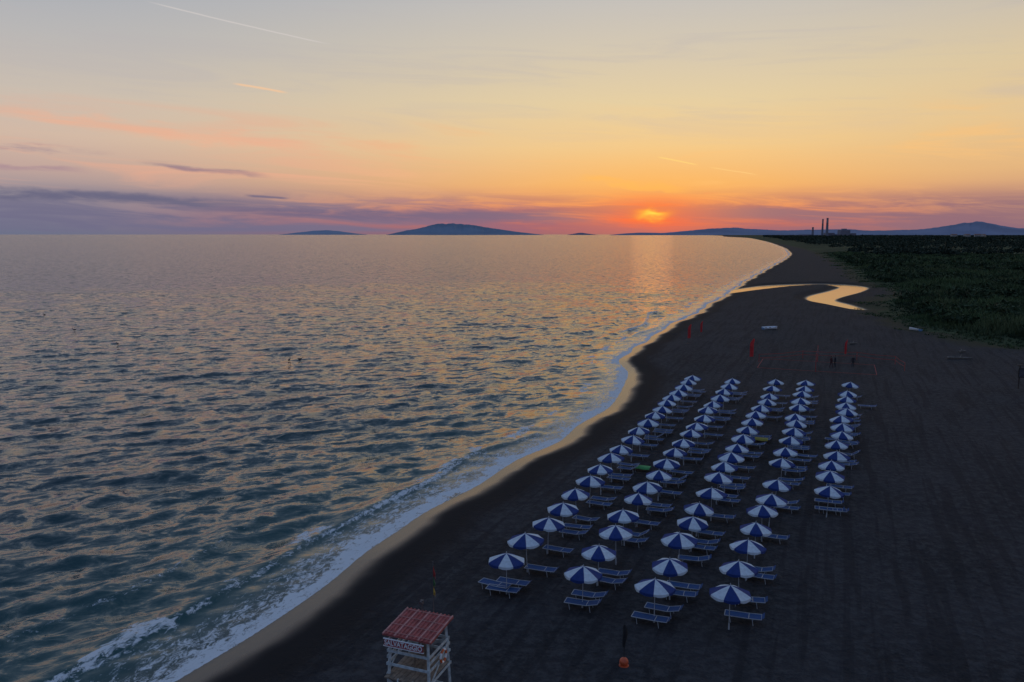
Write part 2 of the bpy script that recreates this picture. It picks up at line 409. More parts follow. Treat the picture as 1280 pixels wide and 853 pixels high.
hill('coastal_hills',[(6.9,.0),(8,.12),(9.1,.18),(10.7,.15),(12.4,.31),(14,.47),(15.3,.54),(16.65,.43),(18.5,.33),(20.2,.37),(22.7,.42),(23.9,.31),(25.5,.35),(26.9,.4),(28.2,.6),(29.3,.85),(30,.98),(30.8,.83),(31.7,.57),(32.9,.42),(35.3,.3),(40,.1),(44,0)],19000,(.23,.25,.34),2500)

# ---------------------------------------------------------------- VEGETATION
def soup(name,V,F,tint,mat):
    me=bpy.data.meshes.new(name); n=F.shape[1]
    me.vertices.add(len(V)); me.vertices.foreach_set('co',V.astype(np.float32).ravel())
    me.loops.add(F.size); me.loops.foreach_set('vertex_index',F.astype(np.int32).ravel())
    me.polygons.add(len(F)); me.polygons.foreach_set('loop_start',np.arange(0,F.size,n,dtype=np.int32))
    me.polygons.foreach_set('loop_total',np.full(len(F),n,np.int32))
    me.update(calc_edges=True)
    at=me.attributes.new('tint','FLOAT','POINT'); at.data.foreach_set('value',tint.astype(np.float32))
    me.materials.append(mat); return me
def leafmat(name,a,b_,c_):
    m,nt,b=newmat(name); geo=nt.n.new('ShaderNodeNewGeometry')
    t=nt.attr('tint'); n=nt.noise(geo.outputs['Position'],0.03,3,0.6)
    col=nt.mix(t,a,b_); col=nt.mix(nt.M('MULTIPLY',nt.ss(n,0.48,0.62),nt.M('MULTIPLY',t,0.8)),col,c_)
    nt.put(b.inputs['Base Color'],col); b.inputs['Roughness'].default_value=0.8; b.inputs['Specular IOR Level'].default_value=0.15
    return m
mreed=leafmat('reed_green',(0.018,0.032,0.017,1),(0.100,0.150,0.062,1),(0.120,0.130,0.062,1))
mbush=leafmat('bush_green',(0.012,0.022,0.013,1),(0.055,0.085,0.038,1),(0.050,0.070,0.034,1))
mpine=leafmat('pine_green',(0.014,0.024,0.018,1),(0.040,0.056,0.036,1),(0.030,0.042,0.026,1))
N=60000
R=np.exp(rng.uniform(math.log(105),math.log(900),N)); A=np.radians(rng.uniform(14,46,N))
px,py=R*np.sin(A),R*np.cos(A)
vd=vdist(px,py); rv=rdist(px,py)
patch=np.array([mnoise.fractal(Vector((float(a)*0.045,float(b)*0.045,0)),0.8,2,5) for a,b in zip(px,py)])
keep=(vd+patch*11>rng.uniform(-3.5,8.0,N))&(rv>1.5)
px,py,R,patch,vd=px[keep],py[keep],R[keep],patch[keep],vd[keep]
n=len(px); K=6
sz=np.clip(R/230,0.75,3.0)
hh=(0.9+2.0*np.clip(patch+0.25,0,1.0))*np.clip(vd/12,0.18,1)*rng.uniform(.7,1.25,n)
V=np.zeros((n,K,3,3)); T=np.zeros((n,K,3))
for k in range(K):
    ang=rng.uniform(0,6.28,n); rr=rng.uniform(0,0.9,n)*sz; bx=px+rr*np.cos(ang); by=py+rr*np.sin(ang)
    yaw=rng.uniform(0,6.28,n); wd=0.22*sz*rng.uniform(.6,1.3,n); lx=rng.normal(0,.35,n)*hh; ly=rng.normal(0,.35,n)*hh
    hk=hh*rng.uniform(.6,1.15,n); zb=np.clip(vd,0,8)/8*.45-.02
    V[:,k,0]=np.stack([bx-wd*np.cos(yaw),by-wd*np.sin(yaw),zb],1)
    V[:,k,1]=np.stack([bx+wd*np.cos(yaw),by+wd*np.sin(yaw),zb],1)
    V[:,k,2]=np.stack([bx+lx,by+ly,zb+hk],1)
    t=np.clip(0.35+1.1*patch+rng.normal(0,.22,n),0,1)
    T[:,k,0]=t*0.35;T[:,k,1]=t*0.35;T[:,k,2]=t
obj('reed_bed_vegetation',soup('reed_bed_vegetation',V.reshape(-1,3),np.arange(n*K*3).reshape(-1,3),T.ravel(),mreed))
def crowns(cx,cy,base,rad_,hgt_,leaf,K):
    n=len(cx); V=np.zeros((n,K,4,3)); T=np.zeros((n,K,4))
    for k in range(K):
        u=rng.normal(size=(n,3)); u/=np.linalg.norm(u,axis=1)[:,None]; u[:,2]=np.abs(u[:,2])*1.0-0.15
        q=rng.uniform(.55,1.05,n)*(1+0.25*np.sin(u[:,0]*5+cx)*np.cos(u[:,1]*4+cy))
        c=np.stack([cx+u[:,0]*rad_*q,cy+u[:,1]*rad_*q,base+hgt_*(0.45+0.5*u[:,2]*q)],1)
        a=rng.normal(size=(n,3)); a/=np.linalg.norm(a,axis=1)[:,None]
        b_=np.cross(a,rng.normal(size=(n,3))); b_/=np.linalg.norm(b_,axis=1)[:,None]
        l=(leaf*rng.uniform(.5,1.3,n))[:,None]
        V[:,k,0]=c-a*l;V[:,k,1]=c-b_*l*.6;V[:,k,2]=c+a*l;V[:,k,3]=c+b_*l*.6
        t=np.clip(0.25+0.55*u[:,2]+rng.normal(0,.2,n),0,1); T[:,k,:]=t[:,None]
    return V.reshape(-1,3),np.arange(n*K*4).reshape(-1,4),T.ravel()
N=4200
R=np.exp(rng.uniform(math.log(150),math.log(800),N)); A=np.radians(rng.uniform(15,44,N)); cx,cy=R*np.sin(A),R*np.cos(A)
vd=vdist(cx,cy); rv=rdist(cx,cy)
patch=np.array([mnoise.fractal(Vector((float(a)*0.02,float(b)*0.02,5)),0.8,2,4) for a,b in zip(cx,cy)])
k=(vd>6)&(rv>6)&(patch>0.02); cx,cy,R=cx[k],cy[k],R[k]; n=len(cx)
rr=rng.uniform(1.0,2.8,n)*np.clip(R/300,1,2)
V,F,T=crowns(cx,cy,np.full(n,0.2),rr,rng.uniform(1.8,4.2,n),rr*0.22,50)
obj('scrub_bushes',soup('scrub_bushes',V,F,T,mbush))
N=7000
R=np.exp(rng.uniform(math.log(620),math.log(7000),N)); A=np.radians(rng.uniform(13,46,N)); cx,cy=R*np.sin(A),R*np.cos(A)
vd=vdist(cx,cy)
patch=np.array([mnoise.fractal(Vector((float(a)*0.003,float(b)*0.003,9)),0.8,2,3) for a,b in zip(cx,cy)])
k=(vd>10+0.02*R)&((R>1100)|(patch>0.12))&(patch>-0.3); cx,cy,R=cx[k],cy[k],R[k]; n=len(cx)
rr=rng.uniform(3.5,6.5,n)*np.clip(R/1200,1,4)
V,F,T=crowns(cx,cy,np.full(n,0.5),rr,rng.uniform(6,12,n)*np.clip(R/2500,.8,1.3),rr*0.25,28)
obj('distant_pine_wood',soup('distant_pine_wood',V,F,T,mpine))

# ---------------------------------------------------------------- POWER STATION
mconc=simple('hazy_concrete',(.20,.20,.25),.9,.1,.02); mred=simple('stack_red',(.26,.15,.17),.9,.1,.02); mwh=simple('stack_white',(.28,.26,.29),.9,.1,.02)
ps=bpy.data.objects.new('power_station',None); COL.objects.link(ps); ps.location=(1960,5000,2)
def chim(name,x,y,h,r):
    mb=MB(); seg=8
    for k in range(seg):
        z0,z1=h*k/seg,h*(k+1)/seg
        r0=r*(1-.35*k/seg); r1=r*(1-.35*(k+1)/seg)
        mb.tube((0,0,z0),(0,0,z1),r0,r1,16,0 if k<5 else (1 if k%2 else 2),cap=(k==seg-1))
    mb.tube((0,0,h-5),(0,0,h-2),r*.75,r*.75,16,0)
    obj(name,mb.mesh(name,[mconc,mred,mwh],True),(x,y,0),parent=ps)
chim('chimney_tall',0,0,118,9); chim('chimney_tall_twin',-17,30,112,7); chim('chimney_short',-66,60,62,8)
mb=MB()
for cx,cy,sx,sy,h in ((30,40,46,60,26),(118,30,60,50,44),(118,30,26,22,52),(70,0,30,40,18),(-120,40,60,60,16),(180,60,40,40,24)):
    mb.box((cx,cy,h/2),(sx,sy,h))
    for k in range(4): mb.box((cx,cy-sy/2-.6,h*(k+.7)/4.5),(sx*.9,.8,1.2),1)
obj('boiler_halls',mb.mesh('boiler_halls',[mconc,mred]),parent=ps)
mwall=simple('plaster_wall',(.42,.38,.35),.9,.1,.5); mroof=simple('clay_roof',(.22,.10,.07),.9,.2,.5); mwin=simple('dark_window',(.02,.02,.025),.3,.1,1)
mb=MB(); L,W,Hh=16,9,6
mb.box((0,0,Hh/2),(L,W,Hh))
mb.poly([(-L/2-.4,-W/2-.5,Hh),(L/2+.4,-W/2-.5,Hh),(L/2+.4,0,Hh+2.4),(-L/2-.4,0,Hh+2.4)],1)
mb.poly([(L/2+.4,W/2+.5,Hh),(-L/2-.4,W/2+.5,Hh),(-L/2-.4,0,Hh+2.4),(L/2+.4,0,Hh+2.4)],1)
mb.poly([(-L/2,-W/2,Hh),(-L/2,0,Hh+2.3),(-L/2,W/2,Hh)],0); mb.poly([(L/2,W/2,Hh),(L/2,0,Hh+2.3),(L/2,-W/2,Hh)],0)
for k in range(5):
    for zz in (1.7,4.4): mb.box((-6+3*k,-W/2-.02,zz),(1.1,.08,1.4),2)
fh=mb.mesh('farmhouse',[mwall,mroof,mwin])
for px_,py_,rz in ((1700,3000,.2),(1745,3010,-.3),(1640,2980,.1),(1790,3050,.6)):
    obj('farmhouse',fh,(px_,py_,9.5),(0,0,rz),scale=(1.3,1.3,1.3))

# ---------------------------------------------------------------- UMBRELLAS
def fabric(name,col,trans=.15):
    m,nt,b=newmat(name); tc=nt.n.new('ShaderNodeTexCoord')
    oi=nt.n.new('ShaderNodeObjectInfo')
    n=nt.noise(tc.outputs['Object'],5,2,.6)
    lo=tuple(v*.82 for v in col)+(1,); hi=tuple(v for v in col)+(1,)
    c=nt.mix(nt.ss(n,.3,.7),lo,hi)
    c=nt.mix(nt.M('MULTIPLY',oi.outputs['Random'],0.22),c,tuple(v*.6 for v in col)+(1,))
    nt.put(b.inputs['Base Color'],c); b.inputs['Roughness'].default_value=.75; b.inputs['Specular IOR Level'].default_value=.25
    if trans:
        tr=nt.n.new('ShaderNodeBsdfTranslucent'); nt.l.new(c,tr.inputs[0])
        mx=nt.n.new('ShaderNodeMixShader'); mx.inputs[0].default_value=trans
        out=nt.n['Material Output']; nt.l.new(b.outputs[0],mx.inputs[1]); nt.l.new(tr.outputs[0],mx.inputs[2]); nt.l.new(mx.outputs[0],out.inputs[0])
    return m
mblue=fabric('umbrella_blue',(.020,.050,.22)); mwhite=fabric('umbrella_white',(.70,.78,.86))
mpole=simple('pole_white',(.40,.42,.45),.4,.1,3); malu=simple('aluminium_frame',(.34,.38,.43),.45,.1,3); msling=fabric('sling_blue',(.024,.080,.23),0)
def umbrella_mesh(R=1.02,top=2.32,rim=1.93):
    mb=MB(); S=8; sub=4
    rs=[0.0,.25,.5,.75,1.0]
    for sct in range(S):
        rows=[]
        for q in rs:
            row=[]
            for k in range(sub+1):
                t=k/sub; a=2*math.pi*(sct+t)/S
                sag=1-0.055*q*math.sin(math.pi*t)**1.0
                zz=top-(top-rim)*(q**1.25)-0.045*q*math.sin(math.pi*t)
                row.append((R*q*sag*math.cos(a),R*q*sag*math.sin(a),zz))
            rows.append(row)
        last=[]
        for k,(px_,py_,pz) in enumerate(rows[-1]):
            t=k/sub; last.append((px_*1.005,py_*1.005,pz-.10-.04*math.sin(math.pi*t)))
        rows.append(last)
        mb.grid(rows[1:],sct%2)
        for k in range(sub): mb.poly([rows[0][0],rows[1][k],rows[1][k+1]],sct%2)
        a=2*math.pi*sct/S
        mb.tube((.03*math.cos(a),.03*math.sin(a),top-.05),(R*.98*math.cos(a),R*.98*math.sin(a),rim-.02),.008,n=4,mi=2,cap=False)
        mb.tube((.03*math.cos(a),.03*math.sin(a),rim-.25),(R*.5*math.cos(a),R*.5*math.sin(a),rim+.12),.007,n=4,mi=2,cap=False)
    mb.tube((0,0,-.3),(0,0,top+.04),.022,.018,8,2); mb.tube((0,0,top+.04),(0,0,top+.12),.03,.008,6,2)
    mb.tube((0,0,0),(0,0,.35),.045,.035,8,2)
    return mb.mesh('beach_umbrella',[mblue,mwhite,mpole])
um=umbrella_mesh()
def lounger_mesh(back):
    mb=MB(); L,W,h=1.80,.62,.34
    hx=L/2; jx=hx-.62
    bz=h+.62*math.sin(back); bx=jx+.62*math.cos(back)
    for sy in (-W/2,W/2):
        mb.tube((-hx,sy,h),(jx,sy,h),.02,n=6,mi=0); mb.tube((jx,sy,h),(bx,sy,bz),.02,n=6,mi=0)
        for lx in (-hx+.25,hx-.45):
            mb.tube((lx,sy,h),(lx+.06,sy*1.05,0),.016,n=6,mi=0)
    for (cx,cz) in ((-hx,h),(bx,bz),(jx,h)): mb.tube((cx,-W/2,cz),(cx,W/2,cz),.02,n=6,mi=0)
    n=7; r=[]
    for k in range(n+1):
        t=k/n; xx=-hx+.03+(jx-.02+hx-.03)*t; r.append([(xx,-W/2+.03,h-.025*math.sin(math.pi*t)),(xx,W/2-.03,h-.025*math.sin(math.pi*t))])
    mb.grid(r,1)
    ex=Vector((math.cos(back),0,math.sin(back)))
    a=Vector((jx,0,h)); r=[]
    for k in range(4):
        p=a+ex*(.03+.56*k/3)+Vector((0,0,-.012*math.sin(math.pi*k/3))); r.append([p+Vector((0,-W/2+.03,0)),p+Vector((0,W/2-.03,0))])
    mb.grid(r,1)
    p=a+ex*.6; mb.poly([p+Vector((0,-W/2,.0)),p+Vector((0,W/2,0)),p+Vector((.16,W/2,.13)),p+Vector((.16,-W/2,.13))],1)
    return mb.mesh('sun_lounger',[malu,msling])
lms=[lounger_mesh(rad(3)),lounger_mesh(rad(14)),lounger_mesh(rad(32))]
rows=[
[(-0.3,41.3),(0.9,44.1),(2.2,46.9),(3.3,49.7),(4.4,52.2),(5.6,55.3),(6.7,58),(7.9,61.1),(9,63.9),(10.3,66.8),(11.6,70.2),(12.9,73.3),(14,76),(15.1,78.9),(16.3,82),(17.5,84.9),(18.6,87.6),(19.8,90.4),(21,93.5),(22.2,96.1)],
[(3.7,39.7),(4.8,42.4),(6.2,45.3),(7.1,48.2),(8.4,51.4),(9.6,54),(10.8,56.8),(12,60),(13.3,62.9),(14.6,65.7),(15.9,68.7),(17.2,71.7),(18.6,75),(19.7,78.2),(21.1,81.2),(22.5,84.5),(23.7,87.6),(25.3,91.4),(26.7,94.5)],
[(7.2,38.1),(8.5,40.7),(9.8,44.5),(11.1,47.2),(12,49.7),(13.7,52.7),(14.9,56),(16.2,58.6),(17.4,61.4),(18.6,64.2),(20.1,67.6),(21.3,70.5),(22.8,73.6),(24.1,76.6),(25.4,79.4),(26.8,82.5),(28.2,85.6),(29.8,89.6),(31.6,93.9)],
[(10.8,37.4),(12.05,40.1),(13.3,43),(14.7,46.1),(16,48.9),(17.3,51.5),(18.6,54.5),(20.9,59.9),(22.4,63.2),(23.9,66.5),(25.3,69.9),(26.5,73),(27.6,75.6),(29.4,79.6),(30.6,82.8),(32,86.2),(33.5,89.4),(34.9,92.9)],
[(21.8,53.1),(23.3,56.6),(24.5,59.1),(25.9,61.8),(27.4,65.2),(28.8,68.2),(30.3,71.4),(31.7,74.6),(33.3,77.8),(34.5,80.8),(35.9,83.7),(37.2,86.7),(39.6,91.9)]]
al=Vector((.385,.923,0)); pe=Vector((.923,-.385,0)); base_yaw=math.atan2(pe.y,pe.x)
for ri,row in enumerate(rows):
    for i,(ux,uy) in enumerate(row):
        o=obj('beach_umbrella',um,(ux,uy,random.uniform(-.08,.06)),(rad(random.uniform(-3.5,3.5)),rad(random.uniform(-3.5,3.5)),random.uniform(0,.8)+ .3))
        sc=random.uniform(.95,1.05); o.scale=(sc,sc,1)
        if i==0: offs=((-.1,.0),(1.0,.15)) if ri<3 else ((1.0,.4),)
        else: offs=((.15,.6),(1.15,.5))
        for off,side in offs:
            if i and random.random()<(.15 if off<1 else .38): continue
            p=Vector((ux,uy,0))+al*(off+random.uniform(-.1,.1))+pe*(side+random.uniform(-.18,.18))
            obj('sun_lounger',lms[random.choices([0,1,2],[6,3,1])[0]],p,(0,0,base_yaw+random.gauss(0,.06)))
for px_,py_ in ((-.95,41.9),(22.3,54.0),(22.9,55.6),(25.6,67.6),(40,88),(30.5,73.2)):
    obj('sun_lounger',lms[0],(px_,py_,0),(0,0,base_yaw+random.gauss(0,.05)))
def towel(col,loc,name='beach_towel'):
    mb=MB(); r=[]
    for k in range(9):
        xx=-.6+1.2*k/8; r.append([(xx,-.36,.22+.02*math.sin(k)),(xx,-.30,.375),(xx,0,.36+.01*math.sin(k*2)),(xx,.30,.375),(xx,.37,.20)])
    mb.grid(r); obj(name,mb.mesh(name,[simple('towel_cloth',col,.95,.2,20)],True),loc,(0,0,base_yaw))
towel((.10,.36,.12),(10.9,64.2,0)); towel((.34,.30,.06),(23.6,73.4,0))

# ---------------------------------------------------------------- LIFEGUARD TOWER
mpaint=simple('painted_wood_white',(.46,.52,.54),.6,.22,6); mdeck=simple('weathered_deck',(.22,.17,.13),.8,.3,5); msign=simple('sign_red',(.34,.05,.06),.5,.1,4); mlet=simple('letters_white',(.8,.8,.8),.6,.05,3)
mrt=simple('red_roof_tiles',(.34,.075,.068),.7,.25,5); mrl=simple('roof_tile_seam',(.46,.22,.20),.7,.2,5)
tw=bpy.data.objects.new('lifeguard_tower',None); COL.objects.link(tw); tw.location=(-3.78,30.35,0); tw.rotation_euler=(0,0,rad(-21))
def part(mb,name,mats,smooth=False): return obj(name,mb.mesh(name,mats,smooth),parent=tw)
W=.82; D=.80; spl=.16; HT=3.72
def leg(sx,sy,zz):
    f=1-zz/HT
    return Vector((sx*(W+spl*f),sy*(D+spl*f),zz))
mb=MB()
for sx in (-1,1):
    for sy in (-1,1): mb.beam(leg(sx,sy,-.1),leg(sx,sy,HT),.10,.10)
part(mb,'legs',[mpaint])
mb=MB()
for z_ in (2.50,2.80,3.05,1.95,.9):
    for sx in (-1,1): mb.beam(leg(sx,-1,z_)+Vector((sx*.067,-.1,0)),leg(sx,1,z_)+Vector((sx*.067,.1,0)),.03,.11)
    mb.beam(leg(-1,1,z_)+Vector((-.1,.069,0)),leg(1,1,z_)+Vector((.1,.069,0)),.03,.11)
    if z_ not in (2.80,): mb.beam(leg(-1,-1,z_)+Vector((-.1,-.069,0)),leg(1,-1,z_)+Vector((.1,-.069,0)),.03,.11)
for sx in (-1,1):
    mb.beam(leg(sx,-1,2.0)+Vector((sx*.10,0,0)),leg(sx,1,3.0)+Vector((sx*.10,0,0)),.025,.08)
    mb.beam(leg(sx,1,.95)+Vector((sx*.10,0,0)),leg(sx,-1,1.9)+Vector((sx*.10,0,0)),.025,.08)
mb.beam(leg(-1,-1,.95)+Vector((0,-.10,0)),leg(1,-1,1.9)+Vector((0,-.10,0)),.025,.08)
mb.beam(leg(1,-1,.95)+Vector((0,-.13,0)),leg(-1,-1,1.9)+Vector((0,-.13,0)),.025,.08)
mb.beam(leg(-1,1,2.0)+Vector((0,.10,0)),leg(1,1,3.0)+Vector((0,.10,0)),.025,.08)
part(mb,'rails_and_braces',[mpaint])
mb=MB()
for k in range(9): mb.box((-.84+.21*k,-.12,2.05),(.19,2.15,.04))
part(mb,'deck',[mdeck])
mb=MB()
for sx in (-.32,.32): mb.beam((sx,-1.55,-.1),(sx,-1.17,2.1),.05,.09)
for k in range(7): z_=.25+.28*k; mb.beam((-.3,-1.5+.17*z_,z_),(.3,-1.5+.17*z_,z_),.08,.035)
part(mb,'ladder',[mpaint])
mb=MB(); mb.box((0,.25,2.42),(.5,.45,.05)); mb.box((0,.46,2.7),(.5,.05,.5))
for sx in (-.22,.22):
    for sy in (.08,.42): mb.box((sx,sy,2.24),(.05,.05,.32))
part(mb,'seat',[mdeck])
def rz(y): return 3.80+.13*(y+1.0)/2.0
mb=MB()
RW,RD=1.08,1.02
mb.poly([(-RW,-RD,rz(-RD)),(RW,-RD,rz(-RD)),(RW,RD,rz(RD)),(-RW,RD,rz(RD))],0)
mb.poly([(-RW,RD,rz(RD)-.07),(RW,RD,rz(RD)-.07),(RW,-RD,rz(-RD)-.07),(-RW,-RD,rz(-RD)-.07)],0)
c4=[(-RW,-RD),(RW,-RD),(RW,RD),(-RW,RD)]
for k in range(4):
    a,b2=c4[k],c4[(k+1)%4]; mb.poly([(a[0],a[1],rz(a[1])-.07),(b2[0],b2[1],rz(b2[1])-.07),(b2[0],b2[1],rz(b2[1])),(a[0],a[1],rz(a[1]))],0)
for k in range(13):
    xx=-RW+.04+(2*RW-.08)*k/12; mb.tube((xx,-RD-.03,rz(-RD)+.012),(xx,RD+.01,rz(RD)+.012),.034,n=8,mi=1 if k%3==0 else 0)
for k in range(4):
    yy=-RD+.15+(2*RD-.3)*k/3; mb.box((0,yy,rz(yy)+.035),(2*RW,.02,.03),1)
part(mb,'roof',[mrt,mrl],False)
mb=MB(); mb.box((-.1,-1.09,3.50),(1.72,.03,.27),0)
for zz in (3.35,3.65): mb.box((-.1,-1.09,zz),(1.78,.05,.03),1)
for sx in (-.8,.6): mb.box((sx,-1.0,3.62),(.04,.16,.04),1)
part(mb,'sign_board',[msign,mlet])
cu=bpy.data.curves.new('sign_text','FONT'); cu.body='SALVATAGGIO'; cu.size=.29; cu.extrude=.004; cu.offset=.006; cu.align_x='CENTER'; cu.align_y='CENTER'
cu.materials.append(mlet); t=bpy.data.objects.new('sign_text',cu); COL.objects.link(t); t.parent=tw; t.location=(-.1,-1.115,3.50); t.rotation_euler=(rad(90),0,0); t.scale=(.86,1,1)
mdark=simple('mast_dark',(.10,.09,.09),.6,.1,4); mfy=simple('flag_yellow',(.45,.32,.06),.8,.1,4); mfr=simple('flag_red',(.35,.04,.04),.8,.1,4); mfg=simple('flag_green',(.04,.14,.06),.8,.1,4)
mb=MB(); mb.tube((.15,1.06,1.8),(.15,1.06,6.15),.028,.018,8,0)
def droop(cx,cy,z0,z1,w_,mi):
    rws=[]
    for k in range(9):
        t=k/8; zz=z0+(z1-z0)*t
        rws.append([(cx+w_*u*(.35+.5*t)+.01*math.sin(9*t+u*4),cy+.05*math.sin(u*9+t*3),zz-u*.16) for u in (0,.25,.5,.75,1)])
    mb.grid(rws,mi)
droop(.15,1.06,5.95,5.55,.16,1); droop(.15,1.06,5.5,5.15,.15,3); droop(.15,1.06,5.1,4.75,.14,2)
part(mb,'flag_mast',[mdark,mfr,mfy,mfg])
mb=MB(); mb.tube((-.3,.9,3.9),(-.3,.9,4.3),.02,n=6,mi=0); mb.box((-.3,.9,4.38),(.14,.10,.16),1); mb.tube((-.3,.85,4.38),(-.3,.78,4.36),.07,.09,10,1)
part(mb,'loudspeaker',[mdark,mdark])
mb=MB(); rr=[]
for k in range(25):
    a=2*math.pi*k/24; rr.append([((.25+.05*math.cos(b2))*math.cos(a),.05*math.sin(b2),(.25+.05*math.cos(b2))*math.sin(a)) for b2 in [2*math.pi*j/8 for j in range(8)]])
for k in range(24): mb.grid([rr[k],rr[k+1]],(k//3)%2,True)
o=part(mb,'life_ring',[simple('ring_orange',(.6,.12,.03),.5),mlet],True); o.location=(1.10,0,2.75); o.rotation_euler=(0,0,rad(90))

# ---------------------------------------------------------------- MARKER BUOY with furled flag
mor=simple('buoy_orange',(.55,.09,.03),.45,.15,6); mbk=simple('black_cloth',(.015,.015,.018),.9,.2,9)
mb=MB(); rings=[]
for k in range(9):
    t=math.pi*k/8; rings.append([(.21*math.sin(t)*math.cos(a)+.001*math.cos(a),.21*math.sin(t)*math.sin(a)+.001*math.sin(a),.2-.2*math.cos(t)) for a in [2*math.pi*j/14 for j in range(14)]])
mb.grid(rings,0,True); mb.tube((0,0,-.02),(0,0,.06),.24,.22,14,0); mb.tube((0,0,.3),(0,0,2.0),.018,.014,6,1)
rws=[]
for k in range(10):
    t=k/9; zz=1.95-1.05*t; ww=.05+.05*math.sin(math.pi*t**.7)
    rws.append([(ww*math.cos(a)*(1+.3*math.sin(3*a+4*t))+.02*math.sin(5*t),ww*.7*math.sin(a)*(1+.25*math.cos(4*a)),zz) for a in [2*math.pi*j/10 for j in range(10)]])
mb.grid(rws,1,True)
obj('marker_buoy',mb.mesh('marker_buoy',[mor,mbk],True),(5.1,34,0))

# ---------------------------------------------------------------- FEATHER BANNERS
mban=simple('banner_red',(.60,.03,.03),.7,.15,3)
def banner(x,y,h,yaw,wd):
    mb=MB(); rws=[]; n_=14
    for k in range(n_+1):
        t=k/n_; zz=h*(.28+.72*t); bend=.32*h*.16*max(0,(t-.6)/.4)**2*3
        wv=wd*(1 if t<.62 else math.sqrt(max(0.0,1-((t-.62)/.38)**2)))
        rws.append([(bend+wv*u,.06*math.sin(4*t+3*u),zz) for u in (0,.33,.66,1)])
    mb.grid(rws,0); mb.tube((0,0,-.1),(0,0,h*.9),.03,.015,6,1); mb.box((0,0,.04),(.7,.08,.06),1); mb.box((0,0,.09),(.08,.7,.05),1)
    obj('feather_banner',mb.mesh('feather_banner',[mban,mdark]),(x,y,0),(0,0,yaw))
banner(36,119.3,3.9,.1,.6); banner(31.5,141.6,3.6,.2,.55); banner(36.2,152,3.0,.3,.42); banner(52,123.2,3.2,.3,.38)
mtape=simple('red_tape',(.42,.05,.04),.7,.1,2); mnet=simple('net_cord',(.10,.10,.11),.9,.1,2)
mb=MB()
A0,A1=Vector((43.5,112.5,0)),Vector((47,121,0))
for p in (A0,A1): mb.tube(p+Vector((0,0,-.1)),p+Vector((0,0,2.6)),.05,.045,8,0)
for zz in (1.5,2.43): mb.beam(A0+Vector((0,0,zz)),A1+Vector((0,0,zz)),.02,.05,0)
for k in range(46):
    p=A0.lerp(A1,k/45); mb.tube(p+Vector((0,0,1.5)),p+Vector((0,0,2.43)),.005,n=3,mi=1,cap=False)
for k in range(9): mb.beam(A0+Vector((0,0,1.55+.1*k)),A1+Vector((0,0,1.55+.1*k)),.008,.008,1)
obj('volleyball_net',mb.mesh('volleyball_net',[mtape,mnet]))
mb=MB(); d1=(A1-A0).normalized(); d2=Vector((d1.y,-d1.x,0))
cs=[A0-d2*8,A1-d2*8,A1+d2*8,A0+d2*8]
for k in range(4): mb.beam(cs[k]+Vector((0,0,.06)),cs[(k+1)%4]+Vector((0,0,.06)),.06,.02)
obj('court_line_tape',mb.mesh('court_line_tape',[mtape]))
mb=MB(); pts=[Vector((38,121,0)),Vector((46,124.5,0)),Vector((54,123.2,0)),Vector((58,119,0)),Vector((56.5,113,0))]
for p in pts: mb.tube(p+Vector((0,0,-.1)),p+Vector((0,0,1.25)),.035,.03,6,0)
for k in range(4):
    for zz in (.65,1.2):
        a,b2=pts[k],pts[k+1]; m_=(a+b2)/2+Vector((0,0,zz-.12))
        mb.beam(a+Vector((0,0,zz)),m_,.015,.05); mb.beam(m_,b2+Vector((0,0,zz)),.015,.05)
obj('rope_fence',mb.mesh('rope_fence',[mtape]))

# ---------------------------------------------------------------- BOATS
mhull=simple('hull_white',(.72,.76,.80),.4,.08,2); mhull2=simple('hull_blue',(.10,.22,.38),.4,.1,2); mwood=simple('thwart_wood',(.16,.10,.06),.7,.2,5)
def boat(x,y,yaw,L=3.0):
    mb=MB(); outer=[];inner=[]
    for k in range(13):
        t=k/12; xx=(t-.5)*L
        wv=.62*(1-max(0,(t-.35)/.65)**2.2)*(0.88+.12*min(1,t/.35)); wv=max(wv,.012)
        sheer=.42+.16*t*t
        outer.append([(xx,-wv,sheer),(xx,-wv*.92,.22),(xx,-wv*.55,.05),(xx,0,.0),(xx,wv*.55,.05),(xx,wv*.92,.22),(xx,wv,sheer)])
        inner.append([(xx,-wv*.93,sheer),(xx,-wv*.8,.24),(xx,-wv*.5,.11),(xx,0,.08),(xx,wv*.5,.11),(xx,wv*.8,.24),(xx,wv*.93,sheer)])
    mb.grid(outer,0); mb.grid(inner,2)
    for k in range(12):
        for i in (0,6): mb.poly([outer[k][i],outer[k+1][i],inner[k+1][i],inner[k][i]],1)
    mb.poly(outer[0],1)
    for xx in (-.7,.2): mb.box((xx,0,.30),(.22,.98,.035),3)
    obj('rowing_boat',mb.mesh('rowing_boat',[mhull,mhull2,mhull,mwood],True),(x,y,.02),(rad(8),0,yaw),scale=(1.1,1.1,1.1))
boat(53.3,163.4,.3,3.1); boat(82.0,161.0,1.9,2.6)
mlog=simple('bleached_driftwood',(.15,.13,.11),.9,.3,3)
def log(x,y,yaw,L):
    mb=MB(); rr=[]
    for k in range(9):
        t=k/8; r0=.22*(1-.6*t); rr.append([((t-.5)*L,r0*math.cos(a)*(1+.15*math.sin(3*a+k))+.25*math.sin(2.2*t),.16+r0*math.sin(a)) for a in [2*math.pi*j/9 for j in range(9)]])
    mb.grid(rr,0,True); mb.poly(rr[0]); mb.poly(rr[-1])
    mb.tube((0,.15,.2),(.5,.7,.6),.08,.03,6); mb.tube((-.7,.1,.2),(-.9,-.5,.5),.09,.04,6); mb.tube((.5,.7,.6),(.6,1.0,.65),.03,.015,5)
    obj('driftwood_log',mb.mesh('driftwood_log',[mlog]),(x,y,0),(0,0,yaw))
log(70.6,124,-.15,3.8); log(75,131,.5,2.2); log(61,141,.1,1.6)
mb=MB()
